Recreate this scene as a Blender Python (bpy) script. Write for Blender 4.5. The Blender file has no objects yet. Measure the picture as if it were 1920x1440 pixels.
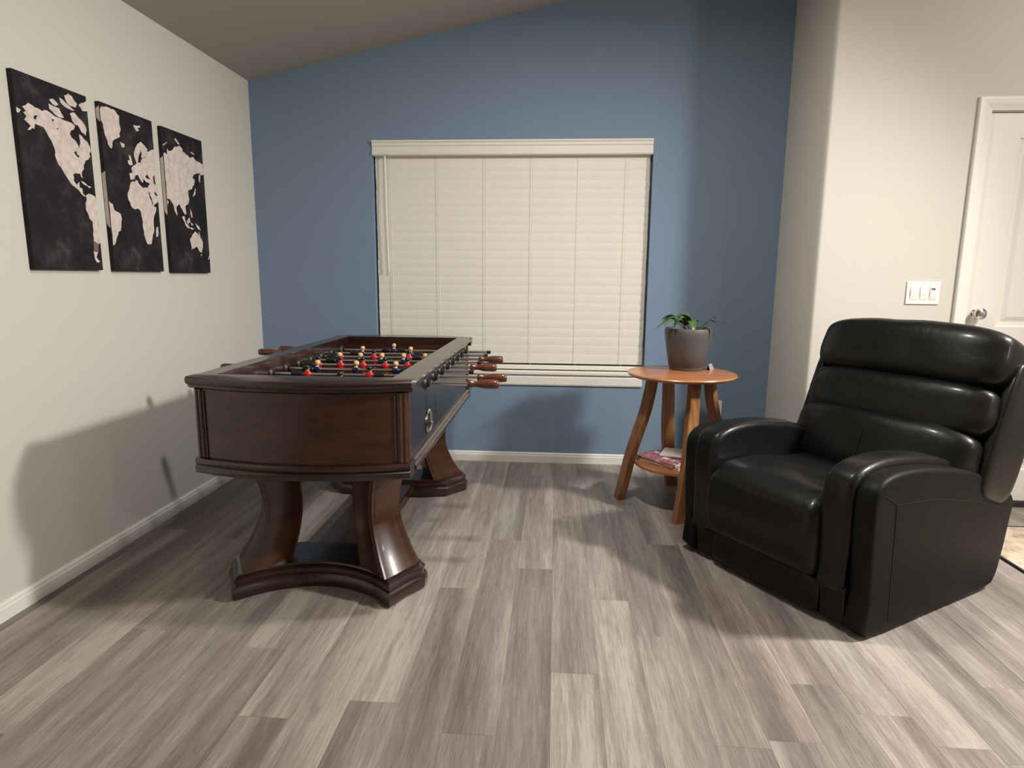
import bpy, bmesh, math, random
from mathutils import Vector, Matrix, noise
from mathutils.geometry import tessellate_polygon

scene = bpy.context.scene
col = scene.collection
PI = math.pi
rnd = random.Random(7)

# ------------------------------------------------------------------ camera
CAM_H = 1.2
def make_camera():
    yaw, pitch, roll = math.radians(3.885), math.radians(9.723), math.radians(.456)
    f0 = Vector((-math.sin(yaw), math.cos(yaw), 0)); r0 = Vector((math.cos(yaw), math.sin(yaw), 0)); u0 = Vector((0, 0, 1))
    fwd = f0 * math.cos(pitch) - u0 * math.sin(pitch)
    up = u0 * math.cos(pitch) + f0 * math.sin(pitch)
    right = r0 * math.cos(roll) + up * math.sin(roll)
    up2 = up * math.cos(roll) - r0 * math.sin(roll)
    cd = bpy.data.cameras.new('camera'); cd.sensor_width = 36; cd.lens = 1177.3 / 1920 * 36
    cd.clip_start = .05
    co = bpy.data.objects.new('camera', cd); col.objects.link(co)
    m = Matrix.Identity(4)
    for i in range(3):
        m[i][0], m[i][1], m[i][2] = right[i], up2[i], -fwd[i]
    m[2][3] = CAM_H
    co.matrix_world = m
    scene.camera = co
make_camera()

# ------------------------------------------------------------------ world, lamps, exposure
w = bpy.data.worlds.new('world'); scene.world = w; w.use_nodes = True
w.node_tree.nodes['Background'].inputs[0].default_value = (.9, .85, .78, 1)
w.node_tree.nodes['Background'].inputs[1].default_value = .02
def lamp(name, loc, watts, radius, kelvin_rgb=(1, .86, .68), kind='AREA', size=2.9, blend=1., aim=None):
    ld = bpy.data.lights.new(name, kind); ld.energy = watts; ld.color = kelvin_rgb
    if kind == 'AREA':
        ld.shape = 'DISK'; ld.size = radius * 2
    else:
        ld.shadow_soft_size = radius
        if kind == 'SPOT': ld.spot_size = size; ld.spot_blend = blend
    o = bpy.data.objects.new(name, ld); col.objects.link(o); o.location = loc
    if aim: o.rotation_euler = (Vector(aim) - Vector(loc)).to_track_quat('-Z', 'Y').to_euler()
    return o
WARM = (1, .97, .925)
lamp('track_lamp_light', (2.80, 1.95, 2.56), 415, .13, WARM, 'SPOT', math.radians(126), 1., aim=(-1.3, 1.70, -1.2))
lamp('lamp_fill_light', (2.80, 1.95, 2.58), 22, .10, WARM, 'POINT')  # omni fill added beside the spot to lift the upper door wall
lamp('ceiling_can_light', (.12, 2.15, 2.70), 30, .08, WARM)
lamp('entry_fill_light', (3.35, 1.75, 2.95), 22, .10, WARM)  # added fill, no known fixture; evens out the light on the door wall
lamp('kitchen_can_light', (4.3, .35, 2.85), 26, .10, WARM)
lamp('hall_can_light', (4.2, -1.5, 2.85), 40, .10, WARM)
vs = scene.view_settings
vs.view_transform = 'Standard'; vs.look = 'None'; vs.gamma = 1; vs.use_curve_mapping = False
vs.exposure = 0.16

# ------------------------------------------------------------------ helpers
def link(o, parent=None):
    col.objects.link(o)
    if parent is not None: o.parent = parent
    return o
def mesh_from(name, verts, faces, mats, fmat=None, smooth=False, angle=None):
    me = bpy.data.meshes.new(name); me.from_pydata([tuple(v) for v in verts], [], faces)
    for m in (mats if isinstance(mats, (list, tuple)) else [mats]): me.materials.append(m)
    if fmat:
        for p, i in zip(me.polygons, fmat): p.material_index = i
    bm = bmesh.new(); bm.from_mesh(me)
    bmesh.ops.recalc_face_normals(bm, faces=bm.faces); bm.to_mesh(me); bm.free()
    if smooth:
        me.polygons.foreach_set('use_smooth', [True] * len(me.polygons))
        if angle: me.set_sharp_from_angle(angle=math.radians(angle))
    me.update(); return me
class MB:
    """collects shapes; build() links them as one mesh object"""
    def __init__(s): s.v = []; s.f = []; s.m = []
    def add(s, v, f, mi=0):
        o = len(s.v); s.v += [tuple(p) for p in v]; s.f += [tuple(i + o for i in q) for q in f]; s.m += [mi] * len(f); return s
    def box(s, x0, x1, y0, y1, z0, z1, mi=0):
        v = [(x, y, z) for z in (z0, z1) for y in (y0, y1) for x in (x0, x1)]
        return s.add(v, [(0, 2, 3, 1), (4, 5, 7, 6), (0, 1, 5, 4), (2, 6, 7, 3), (0, 4, 6, 2), (1, 3, 7, 5)], mi)
    def loft(s, rings, closed=True, cap=True, mi=0):
        n = len(rings[0]); v = [p for r in rings for p in r]; f = []
        for i in range(len(rings) - 1):
            for j in range(n if closed else n - 1):
                k = (j + 1) % n; f.append((i * n + j, i * n + k, (i + 1) * n + k, (i + 1) * n + j))
        if cap and closed:
            f.append(tuple(range(n))[::-1]); f.append(tuple(range((len(rings) - 1) * n, len(rings) * n)))
        return s.add(v, f, mi)
    def lathe(s, prof, n=32, c=(0, 0, 0), mi=0, axis='z'):
        rings = []
        for r, h in prof:
            ring = []
            for k in range(n):
                a = 2 * PI * k / n; p = (r * math.cos(a), r * math.sin(a), h)
                if axis == 'x': p = (h, p[0], p[1])
                if axis == 'y': p = (p[0], h, p[1])
                ring.append((p[0] + c[0], p[1] + c[1], p[2] + c[2]))
            rings.append(ring)
        return s.loft(rings, mi=mi)
    def tube(s, pts, rad, n=10, mi=0):
        rings = []; pts = [Vector(p) for p in pts]
        for i, p in enumerate(pts):
            d = (pts[min(i + 1, len(pts) - 1)] - pts[max(i - 1, 0)]).normalized()
            a = d.cross(Vector((0, 0, 1)) if abs(d.z) < .9 else Vector((0, 1, 0))).normalized(); b = d.cross(a)
            r = rad[i] if isinstance(rad, (list, tuple)) else rad
            rings.append([p + (a * math.cos(2 * PI * k / n) + b * math.sin(2 * PI * k / n)) * r for k in range(n)])
        return s.loft(rings, mi=mi)
    def build(s, name, mats, parent=None, loc=None, smooth=False, angle=35, bevel=0, seg=2):
        me = mesh_from(name, s.v, s.f, mats, s.m, smooth, angle)
        o = bpy.data.objects.new(name, me); link(o, parent)
        if loc: o.location = loc
        if bevel:
            b = o.modifiers.new('bevel', 'BEVEL'); b.width = bevel; b.segments = seg; b.limit_method = 'ANGLE'; b.angle_limit = math.radians(40)
            me.polygons.foreach_set('use_smooth', [True] * len(me.polygons)); me.set_sharp_from_angle(angle=math.radians(angle))
        return o
def empty(name, loc, rz=0):
    o = bpy.data.objects.new(name, None); link(o); o.location = loc; o.rotation_euler = (0, 0, rz); o.empty_display_size = .1
    return o
def tag(o, label, cat, group=None):
    o['label'] = label; o['category'] = cat
    if group: o['group'] = group
    return o
def struct(o, label=None):
    o['kind'] = 'structure'
    if label: o['label'] = label
    return o
def offset_poly(poly, d):
    """inset (d>0) of a counter-clockwise 2D polygon by averaged normals"""
    n = len(poly); out = []
    for i in range(n):
        a, b, c = Vector(poly[i - 1]), Vector(poly[i]), Vector(poly[(i + 1) % n])
        e1 = (b - a).normalized(); e2 = (c - b).normalized()
        n1 = Vector((-e1.y, e1.x)); n2 = Vector((-e2.y, e2.x)); m = (n1 + n2)
        if m.length < 1e-6: m = n1
        m.normalize(); k = d / max(.45, m.dot(n1)); out.append(tuple(b + m * k))
    return out
def ccw(poly):
    a = sum(poly[i - 1][0] * poly[i][1] - poly[i][0] * poly[i - 1][1] for i in range(len(poly)))
    return poly if a > 0 else poly[::-1]
def smooth_poly(pts, n=4, closed=True):
    """Catmull-Rom resampling"""
    out = []; N = len(pts)
    for i in range(N if closed else N - 1):
        P = [Vector(pts[(i + k) % N] if closed else pts[min(max(i + k, 0), N - 1)]) for k in (-1, 0, 1, 2)]
        for j in range(n):
            t = j / n
            q = .5 * ((2 * P[1]) + (-P[0] + P[2]) * t + (2 * P[0] - 5 * P[1] + 4 * P[2] - P[3]) * t * t + (-P[0] + 3 * P[1] - 3 * P[2] + P[3]) * t ** 3)
            out.append(tuple(q))
    if not closed: out.append(tuple(pts[-1]))
    return out
def softbox(size, k=6., seg=10, fn=None):
    """rounded cushion: superellipsoid from a subdivided cube, optional per-vertex shaping"""
    bm = bmesh.new(); bmesh.ops.create_cube(bm, size=2)
    bmesh.ops.subdivide_edges(bm, edges=bm.edges[:], cuts=seg, use_grid_fill=True)
    V = []
    for v in bm.verts:
        p = v.co; q = (abs(p.x) ** k + abs(p.y) ** k + abs(p.z) ** k) ** (1 / k); p = p / q
        p = Vector((p.x * size[0] / 2, p.y * size[1] / 2, p.z * size[2] / 2))
        V.append(fn(p) if fn else p)
    F = [tuple(v.index for v in f.verts) for f in bm.faces]; bm.free(); return V, F

# ------------------------------------------------------------------ materials
def srgb(r, g, b):
    f = lambda c: (c / 255 / 12.92) if c / 255 <= .04045 else ((c / 255 + .055) / 1.055) ** 2.4
    return (f(r), f(g), f(b), 1)
class NT:
    def __init__(s, name):
        s.m = bpy.data.materials.new(name); s.m.use_nodes = True; s.t = s.m.node_tree; s.b = s.t.nodes['Principled BSDF']
    def n(s, kind, **kw):
        x = s.t.nodes.new(kind)
        for k, v in kw.items():
            if k.startswith('i_'):
                x.inputs[k[2:].replace('_', ' ')].default_value = v
            else: setattr(x, k, v)
        return x
    def l(s, a, b): s.t.links.new(a, b)
    def coords(s, kind='Object', scale=(1, 1, 1), loc=None):
        tc = s.n('ShaderNodeTexCoord'); mp = s.n('ShaderNodeMapping'); mp.inputs['Scale'].default_value = scale
        s.l(tc.outputs[kind], mp.inputs['Vector'])
        return mp
    def noise(s, vec, scale, detail=4, rough=.55):
        x = s.n('ShaderNodeTexNoise'); x.inputs['Scale'].default_value = scale; x.inputs['Detail'].default_value = detail; x.inputs['Roughness'].default_value = rough
        s.l(vec, x.inputs['Vector']); return x.outputs['Fac']
    def ramp(s, fac, stops):
        x = s.n('ShaderNodeValToRGB'); e = x.color_ramp.elements
        while len(e) < len(stops): e.new(.5)
        for q, (p, c) in zip(e, stops): q.position = p; q.color = c
        s.l(fac, x.inputs['Fac']); return x.outputs['Color']
    def bump(s, h, strength, dist=.01):
        x = s.n('ShaderNodeBump'); x.inputs['Strength'].default_value = strength; x.inputs['Distance'].default_value = dist
        s.l(h, x.inputs['Height']); s.l(x.outputs['Normal'], s.b.inputs['Normal'])
def plain(name, c, rough=.5, metal=0, spec=.5, coat=0, var=.0, vscale=6, bump=0, bscale=200, bdist=.002, coat_rough=.1):
    t = NT(name); b = t.b
    b.inputs['Base Color'].default_value = c; b.inputs['Roughness'].default_value = rough; b.inputs['Metallic'].default_value = metal
    b.inputs['Specular IOR Level'].default_value = spec; b.inputs['Coat Weight'].default_value = coat; b.inputs['Coat Roughness'].default_value = coat_rough
    mp = t.coords()
    if var:
        f = t.noise(mp.outputs[0], vscale)
        lo = tuple(x * (1 - var) for x in c[:3]) + (1,); hi = tuple(min(1, x * (1 + var)) for x in c[:3]) + (1,)
        t.l(t.ramp(f, [(.25, lo), (.75, hi)]), b.inputs['Base Color'])
    if bump: t.bump(t.noise(mp.outputs[0], bscale, 3), bump, bdist)
    return t.m
def wood(name, c1, c2, c3, rough=.3, scale=(1.5, 14, 14), coat=.3, nscale=3., bump=.05):
    t = NT(name); mp = t.coords(scale=scale)
    f = t.noise(mp.outputs[0], nscale, 6, .6)
    t.l(t.ramp(f, [(.28, c1), (.5, c2), (.74, c3)]), t.b.inputs['Base Color'])
    t.b.inputs['Roughness'].default_value = rough; t.b.inputs['Coat Weight'].default_value = coat; t.b.inputs['Coat Roughness'].default_value = .12
    if bump: t.bump(f, bump, .002)
    return t.m
PAINT = srgb(205, 200, 190)
M = {}
M['paint'] = plain('wall_paint', srgb(208, 203, 193), .75, spec=.25, bump=.25, bscale=140, bdist=.0015)
M['blue'] = plain('blue_paint', srgb(124, 144, 166), .7, spec=.25, bump=.25, bscale=140, bdist=.0015)
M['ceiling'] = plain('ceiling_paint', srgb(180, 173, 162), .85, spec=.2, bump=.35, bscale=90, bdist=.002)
M['trim'] = plain('white_trim', srgb(230, 226, 217), .4, spec=.4)
M['blind'] = plain('blind_slat', srgb(236, 231, 219), .42, spec=.4, var=.015, vscale=30)
M['plastic'] = plain('white_plastic', srgb(238, 235, 228), .3)
M['black'] = plain('black_rubber', (.010, .010, .010, 1), .4)
M['gap'] = plain('dark_gap', (.02, .02, .02, 1), .8)
M['chrome'] = plain('chrome', (.72, .71, .69, 1), .16, metal=1)
M['steel'] = plain('rod_steel', (.62, .60, .57, 1), .22, metal=1)
M['mahogany'] = wood('mahogany', (.026, .0075, .0024, 1), (.050, .0148, .004, 1), (.082, .026, .0066, 1), .34, (2, 2, 9), .3, 3.)
M['espresso'] = wood('espresso_wood', (.012, .0045, .003, 1), (.024, .008, .005, 1), (.038, .0125, .007, 1), .3, (2, 9, 9), .5, 3.)
M['side_black'] = plain('black_lacquer', (.017, .017, .019, 1), .32, coat=.2, coat_rough=.15)
M['field'] = plain('playfield', (.035, .016, .010, 1), .3, var=.3, vscale=8)
M['handle'] = wood('handle_wood', (.06, .014, .007, 1), (.11, .028, .012, 1), (.16, .045, .02, 1), .25, (6, 30, 30), .6, 2.5)
def leather_mat():
    t = NT('black_leather'); b = t.b; mp = t.coords()
    f = t.noise(mp.outputs[0], 7)
    t.l(t.ramp(f, [(.25, (.0055, .0051, .0048, 1)), (.75, (.0095, .0089, .0083, 1))]), b.inputs['Base Color'])
    b.inputs['Roughness'].default_value = .38; b.inputs['Specular IOR Level'].default_value = .20; b.inputs['Coat Weight'].default_value = .16; b.inputs['Coat Roughness'].default_value = .16
    big = t.n('ShaderNodeTexNoise'); big.inputs['Scale'].default_value = 11; big.inputs['Detail'].default_value = 3; big.inputs['Distortion'].default_value = 1.2; t.l(mp.outputs[0], big.inputs['Vector'])
    b1 = t.n('ShaderNodeBump'); b1.inputs['Strength'].default_value = .16; b1.inputs['Distance'].default_value = .012; t.l(big.outputs['Fac'], b1.inputs['Height'])
    b2 = t.n('ShaderNodeBump'); b2.inputs['Strength'].default_value = .2; b2.inputs['Distance'].default_value = .0012; t.l(t.noise(mp.outputs[0], 260, 3), b2.inputs['Height'])
    t.l(b1.outputs['Normal'], b2.inputs['Normal']); t.l(b2.outputs['Normal'], b.inputs['Normal']); return t.m
M['leather'] = leather_mat()
M['vinyl'] = plain('leather_match_vinyl', (.0078, .0072, .0066, 1), .5, spec=.14, var=.2, vscale=9, bump=.2, bscale=260, bdist=.0012)
M['leather_seam'] = plain('leather_seam', (.003, .003, .003, 1), .6)
M['stave'] = wood('oak_stave', (.17, .068, .022, 1), (.27, .115, .04, 1), (.38, .18, .07, 1), .38, (14, 14, 1.6), .25, 3.)
M['tabletop'] = wood('oak_top', (.27, .095, .034, 1), (.42, .165, .06, 1), (.56, .25, .10, 1), .30, (1.6, 12, 12), .35, 3.)
M['pot'] = plain('grey_pot', srgb(84, 81, 79), .55, var=.06, vscale=20, bump=.1, bscale=200)
M['soil'] = plain('soil', (.015, .010, .007, 1), .95, var=.5, vscale=80, bump=.8, bscale=150, bdist=.006)
M['leaf'] = plain('leaf_green', (.055, .115, .028, 1), .38, var=.45, vscale=30)
M['leaf_pale'] = plain('leaf_pale', (.10, .17, .075, 1), .42, var=.35, vscale=30)
def canvas_mat():
    t = NT('canvas_dark'); mp = t.coords(); f = t.noise(mp.outputs[0], 9, 6, .68)
    t.l(t.ramp(f, [(.38, (.0075, .0055, .0065, 1)), (.50, (.014, .0105, .012, 1)), (.58, (.026, .020, .0225, 1)), (.70, (.075, .060, .060, 1))]), t.b.inputs['Base Color'])
    t.b.inputs['Roughness'].default_value = .72; t.b.inputs['Specular IOR Level'].default_value = .3; t.bump(t.noise(mp.outputs[0], 700, 2), .2, .0005); return t.m
M['canvas'] = canvas_mat()
M['land'] = plain('canvas_land', srgb(208, 194, 186), .75, var=.2, vscale=38, bump=.2, bscale=700, bdist=.0005)
M['tint'] = plain('canvas_tint', srgb(112, 98, 96), .75, var=.25, vscale=18)
M['red'] = plain('red_shirt', (.50, .012, .018, 1), .25)
M['navy'] = plain('navy_shirt', (.012, .016, .055, 1), .25)
M['skin'] = plain('figure_skin', (.75, .42, .23, 1), .35)
M['blond'] = plain('blond_hair', (.80, .53, .13, 1), .35)
M['dark_hair'] = plain('black_hair', (.012, .010, .009, 1), .3)
M['white'] = plain('white_socks', (.75, .72, .68, 1), .4)
def glass_mat():
    t = NT('window_glass'); t.b.inputs['Transmission Weight'].default_value = 1; t.b.inputs['Roughness'].default_value = 0; t.b.inputs['IOR'].default_value = 1.45
    t.b.inputs['Base Color'].default_value = (.9, .95, .95, 1); return t.m
M['glass'] = glass_mat()
def floor_mat():
    t = NT('vinyl_plank')
    tc = t.n('ShaderNodeTexCoord'); oi = t.n('ShaderNodeObjectInfo')
    off = t.n('ShaderNodeVectorMath', operation='MULTIPLY'); t.l(oi.outputs['Random'], off.inputs[0]); off.inputs[1].default_value = (37, 61, 13)
    ad = t.n('ShaderNodeVectorMath', operation='ADD'); t.l(tc.outputs['Object'], ad.inputs[0]); t.l(off.outputs[0], ad.inputs[1])
    def mapped(sc):
        mp = t.n('ShaderNodeMapping'); mp.inputs['Scale'].default_value = sc; t.l(ad.outputs[0], mp.inputs['Vector']); return mp.outputs[0]
    broad = t.noise(mapped((9, .7, 1)), 1.0, 2, .5)            # tone drifting across and along a plank
    streak = t.noise(mapped((60, 3.5, 1)), 1.0, 4, .62)         # grain streaks
    fine = t.noise(mapped((230, 12, 1)), 1.0, 3, .6)
    saw = t.noise(mapped((20, 190, 1)), 1.0, 2, .5)             # faint cross saw marks
    a = t.n('ShaderNodeMath', operation='MULTIPLY_ADD'); t.l(streak, a.inputs[0]); a.inputs[1].default_value = .40; 
    b2 = t.n('ShaderNodeMath', operation='MULTIPLY'); t.l(broad, b2.inputs[0]); b2.inputs[1].default_value = .80; t.l(b2.outputs[0], a.inputs[2])
    c2 = t.n('ShaderNodeMath', operation='MULTIPLY_ADD'); t.l(fine, c2.inputs[0]); c2.inputs[1].default_value = .40; t.l(a.outputs[0], c2.inputs[2])
    d2 = t.n('ShaderNodeMath', operation='MULTIPLY_ADD'); t.l(saw, d2.inputs[0]); d2.inputs[1].default_value = .05; t.l(c2.outputs[0], d2.inputs[2])
    sx = t.n('ShaderNodeSeparateXYZ'); t.l(ad.outputs[0], sx.inputs[0])
    mu = t.n('ShaderNodeMath', operation='MULTIPLY'); t.l(sx.outputs[0], mu.inputs[0]); mu.inputs[1].default_value = 20.9
    fl = t.n('ShaderNodeMath', operation='FLOOR'); t.l(mu.outputs[0], fl.inputs[0])
    wn = t.n('ShaderNodeTexWhiteNoise', noise_dimensions='1D'); t.l(fl.outputs[0], wn.inputs['W'])
    e2 = t.n('ShaderNodeMath', operation='MULTIPLY_ADD'); t.l(wn.outputs['Value'], e2.inputs[0]); e2.inputs[1].default_value = .055; t.l(d2.outputs[0], e2.inputs[2])
    colr = t.ramp(e2.outputs[0], [(.64, srgb(108, 98, 92)), (.79, srgb(131, 121, 114)), (.91, srgb(149, 139, 131)), (1.0, srgb(166, 157, 147))])
    mx = t.n('ShaderNodeMix', data_type='RGBA', blend_type='MULTIPLY'); mx.inputs['Factor'].default_value = 1
    t.l(colr, mx.inputs['A']); t.l(oi.outputs['Color'], mx.inputs['B']); t.l(mx.outputs['Result'], t.b.inputs['Base Color'])
    t.b.inputs['Roughness'].default_value = .42; t.b.inputs['Specular IOR Level'].default_value = .35
    t.bump(d2.outputs[0], .12, .002)
    return t.m
M['plank'] = floor_mat()
M['underlay'] = plain('underlay', srgb(96, 88, 82), .9)
def rug_mat():
    t = NT('rug_weave'); mp = t.coords(scale=(1, 1, 1))
    f = t.noise(mp.outputs[0], 7, 5, .7)
    t.l(t.ramp(f, [(.3, srgb(120, 100, 88)), (.45, srgb(190, 172, 150)), (.6, srgb(214, 198, 176)), (.75, srgb(160, 140, 122))]), t.b.inputs['Base Color'])
    t.b.inputs['Roughness'].default_value = .95; t.bump(t.noise(mp.outputs[0], 400, 2), .5, .003); return t.m
M['rug'] = rug_mat()
def cover_mat(name, stops, sc):
    t = NT(name); mp = t.coords(scale=sc); f = t.noise(mp.outputs[0], 5, 3, .6)
    x = t.ramp(f, stops); t.t.nodes[-1].color_ramp.interpolation = 'CONSTANT' if False else 'LINEAR'
    t.l(x, t.b.inputs['Base Color']); t.b.inputs['Roughness'].default_value = .25; return t.m
M['cover_a'] = cover_mat('magazine_cover_a', [(.36, srgb(126, 50, 50)), (.48, srgb(170, 98, 96)), (.55, srgb(84, 66, 96)), (.63, srgb(214, 206, 204))], (2, 4, 1))
M['cover_b'] = cover_mat('magazine_cover_b', [(.35, srgb(150, 84, 74)), (.55, srgb(190, 120, 100)), (.7, srgb(110, 52, 48))], (3, 3, 1))
M['cover_c'] = cover_mat('magazine_cover_c', [(.35, srgb(236, 230, 220)), (.55, srgb(226, 210, 192)), (.72, srgb(240, 237, 231))], (3, 3, 1))
M['paper'] = plain('paper', srgb(225, 208, 198), .7)
M['pot_item'] = plain('grey_item', srgb(158, 150, 148), .6)

# ------------------------------------------------------------------ the room
XL, YB, XR, YW = -1.907, 3.981, 1.335, 3.402        # left wall, blue wall, return wall, door wall
XE, YN = 5.4, -3.6                                   # far ends of the open room behind the camera
def ceil_z(x): return 2.362 + .214 * (x - XL) if x < 2.4 else 2.362 + .214 * (2.4 - XL)
def wall_prism(mb, pts, z0=0.0, z1=None, mi=0):
    """vertical prism over a plan polygon; its top follows the sloped ceiling when z1 is None"""
    n = len(pts); v = [(x, y, z0) for x, y in pts] + [(x, y, (ceil_z(x) + .006) if z1 is None else z1) for x, y in pts]
    f = [tuple(range(n))[::-1], tuple(range(n, 2 * n))] + [(i, (i + 1) % n, n + (i + 1) % n, n + i) for i in range(n)]
    mb.add(v, f, mi)
def rect(x0, x1, y0, y1): return [(x0, y0), (x1, y0), (x1, y1), (x0, y1)]

# window opening in the blue wall
WX0, WX1, WZ0, WZ1 = -1.147, .567, .5865, 2.018
mb = MB(); wall_prism(mb, rect(XL - .12, XL, YN, YB + .16)); struct(mb.build('wall_left', M['paint']), 'light warm grey wall on the left')
mb = MB()
wall_prism(mb, rect(XL, WX0, YB, YB + .16)); wall_prism(mb, rect(WX1, XR, YB, YB + .16))
wall_prism(mb, rect(WX0, WX1, YB, YB + .16), 0, WZ0); wall_prism(mb, rect(WX0, WX1, YB, YB + .16), WZ1)
struct(mb.build('wall_back', M['blue']), 'blue accent wall around the window')
# return wall, its rounded corner and the door wall are one painted shell
DX0, DX1, DZ = 2.108, 2.92, 2.012
mb = MB(); r = .022
arc = [(XR + r - r * math.sin(a), YW + r - r * math.cos(a)) for a in [PI / 2 * k / 6 for k in range(7)]]
wall_prism(mb, [(XR, YB + .16)] + arc[::-1] + [(DX0 - .02, YW), (DX0 - .02, YB + .16)])
wall_prism(mb, rect(DX0 - .02, DX1 + .02, YW, YW + .14), DZ + .02)
wall_prism(mb, rect(DX1 + .02, XE + .12, YW, YW + .14))
struct(mb.build('wall_right', M['paint'], smooth=True, angle=30), 'pale warm grey wall with the white door')
mb = MB(); wall_prism(mb, rect(XE, XE + .12, YN, YW)); struct(mb.build('wall_far_right', M['paint']))
mb = MB(); wall_prism(mb, rect(XL - .12, XE + .12, YN - .12, YN)); struct(mb.build('wall_rear', M['paint']))
# ceiling: vaulted, rising from the left wall
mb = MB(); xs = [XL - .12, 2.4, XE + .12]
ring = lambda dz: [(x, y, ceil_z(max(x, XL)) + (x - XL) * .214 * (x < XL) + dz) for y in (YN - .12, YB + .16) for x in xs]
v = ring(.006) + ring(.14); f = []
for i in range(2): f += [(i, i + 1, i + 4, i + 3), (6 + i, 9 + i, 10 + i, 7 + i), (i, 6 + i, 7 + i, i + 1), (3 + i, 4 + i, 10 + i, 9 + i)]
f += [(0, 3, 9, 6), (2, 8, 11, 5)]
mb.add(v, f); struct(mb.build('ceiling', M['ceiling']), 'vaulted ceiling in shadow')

# floor: slab plus single planks
mb = MB(); mb.box(XL - .12, XE + .12, YN - .12, YB + .16, -.12, -.0035)
floor = struct(mb.build('floor', M['underlay']), 'grey wood-look vinyl plank floor')
PW, PL, PX = .1433, 1.252, .007
joint = {0: 1.76, -1: 2.45, -2: 1.476, -3: 2.262, -4: 1.583, 1: 2.215, 2: 1.985, 3: 2.737, -6: 1.497, 6: 1.64, 5: 1.762, 9: 1.79}
tone_fix = {(-4, 1.583): 1.15, (-3, 2.262): 1.15, (0, .508): 1.12, (-2, 1.476): .90, (-2, .224): 1.12, (-3, 1.01): .93, (-1, 1.198): .88, (0, 1.76): 1.05, (1, 2.215): .93, (-2, 2.728): .86, (-1, 2.45): 1.10}
cache = {}
def plank_mesh(wd, ln):
    key = (round(wd, 4), round(ln, 4))
    if key not in cache:
        c, g, t = .0006, .0001, .0035
        x0, x1, y0, y1 = g, wd - g, g, ln - g
        v = [(x0 + c, y0 + c, 0), (x1 - c, y0 + c, 0), (x1 - c, y1 - c, 0), (x0 + c, y1 - c, 0)]
        v += [(x0, y0, -c * .8), (x1, y0, -c * .8), (x1, y1, -c * .8), (x0, y1, -c * .8)]
        v += [(x0, y0, -t), (x1, y0, -t), (x1, y1, -t), (x0, y1, -t)]
        f = [(0, 1, 2, 3)] + [(a + i, a + (i + 1) % 4, a - 4 + (i + 1) % 4, a - 4 + i) for a in (4, 8) for i in range(4)]
        cache[key] = mesh_from('plank', v, f, M['plank'])
    return cache[key]
k0 = math.floor((XL - PX) / PW); k1 = math.floor((3.7 - PX) / PW)
for k in range(k0, k1 + 1):
    x0, x1 = max(PX + k * PW, XL), PX + (k + 1) * PW
    j = joint.get(k, 1.2 + rnd.random() * PL)
    y = j - PL * math.ceil((j - .2) / PL)
    while y < YB:
        # planks run up to the wall in front of them
        yend = YB if x0 < XR else YW
        a, b = max(y, -.35), min(y + PL, yend)
        if b - a > .02 and x1 - x0 > .01:
            o = bpy.data.objects.new('plank', plank_mesh(x1 - x0, b - a)); link(o, floor); o.location = (x0, a, 0)
            tn = next((t for (kk, yy), t in tone_fix.items() if kk == k and abs(yy - y) < .06), None)
            if tn is None: tn = rnd.choice([.84, .89, .93, .97, 1.0, 1.0, 1.04, 1.09, 1.13])
            h = rnd.uniform(-.012, .012); o.color = (tn * (1 + h), tn, tn * (1 - h), 1)
        y += PL
# behind the camera: the same planks in one mesh
mb = MB(); y = -.35
for k in range(k0, k1 + 1):
    x0, x1 = max(PX + k * PW, XL), PX + (k + 1) * PW
    for a in (-3.6, -2.2, -1.1): mb.box(x0 + .0004, x1 - .0004, a + .0004 + (k % 3) * .05 * (a > -3.5), min(a + 1.3, -.3501) if a > -1.2 else a + 1.05, -.0035, 0)
o = mb.build('planks_behind', M['plank'], floor); o['kind'] = 'stuff'
mb = MB(); mb.box(PX + (k1 + 1) * PW, XE, YN, YW, -.0035, 0); mb.build('planks_far_side', M['plank'], floor)['kind'] = 'stuff'

# baseboards
def baseboard(name, x0, x1, y0, y1, h, axis, sgn):
    """stepped profile; axis is the run, sgn points into the room"""
    prof = [(0, 0), (.013, 0), (.013, h * .68), (.010, h * .76), (.010, h * .88), (.005, h), (0, h)]
    mb = MB()
    if axis == 'x': rings = [[(x, y0 + sgn * p, z) for p, z in prof] for x in (x0, x1)]
    else: rings = [[(x0 + sgn * p, y, z) for p, z in prof] for y in (y0, y1)]
    mb.loft(rings); return struct(mb.build(name, M['trim']))
baseboard('baseboard_back', XL, XR, YB, YB, .066, 'x', -1)
baseboard('baseboard_left', XL, XL, YN, YB - .013, .066, 'y', 1)
baseboard('baseboard_return', XR, XR, YW + .02, YB - .013, .066, 'y', -1)
baseboard('baseboard_right', XR + .022, DX0 - .07, YW, YW, .066, 'x', -1)

# ------------------------------------------------------------------ window, sill
win = struct(empty('window_1', (0, 0, 0)), 'window behind the closed blind')
fr = MB(); fy0, fy1, fw = YB + .085, YB + .135, .05
fr.box(WX0, WX0 + fw, fy0, fy1, WZ0 + .03, WZ1); fr.box(WX1 - fw, WX1, fy0, fy1, WZ0 + .03, WZ1)
fr.box(WX0 + fw, WX1 - fw, fy0, fy1, WZ1 - fw, WZ1); fr.box(WX0 + fw, WX1 - fw, fy0, fy1, WZ0 + .03, WZ0 + .03 + fw)
xm = (WX0 + WX1) / 2; fr.box(xm - .025, xm + .025, fy0, fy1, WZ0 + .03 + fw, WZ1 - fw)
fr.build('window_frame', M['plastic'], win)
for a, b in ((WX0 + fw, xm - .025), (xm + .025, WX1 - fw)):
    g = MB(); g.box(a, b, YB + .108, YB + .114, WZ0 + .03 + fw, WZ1 - fw); g.build('pane', M['glass'], win)
s = MB()
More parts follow.
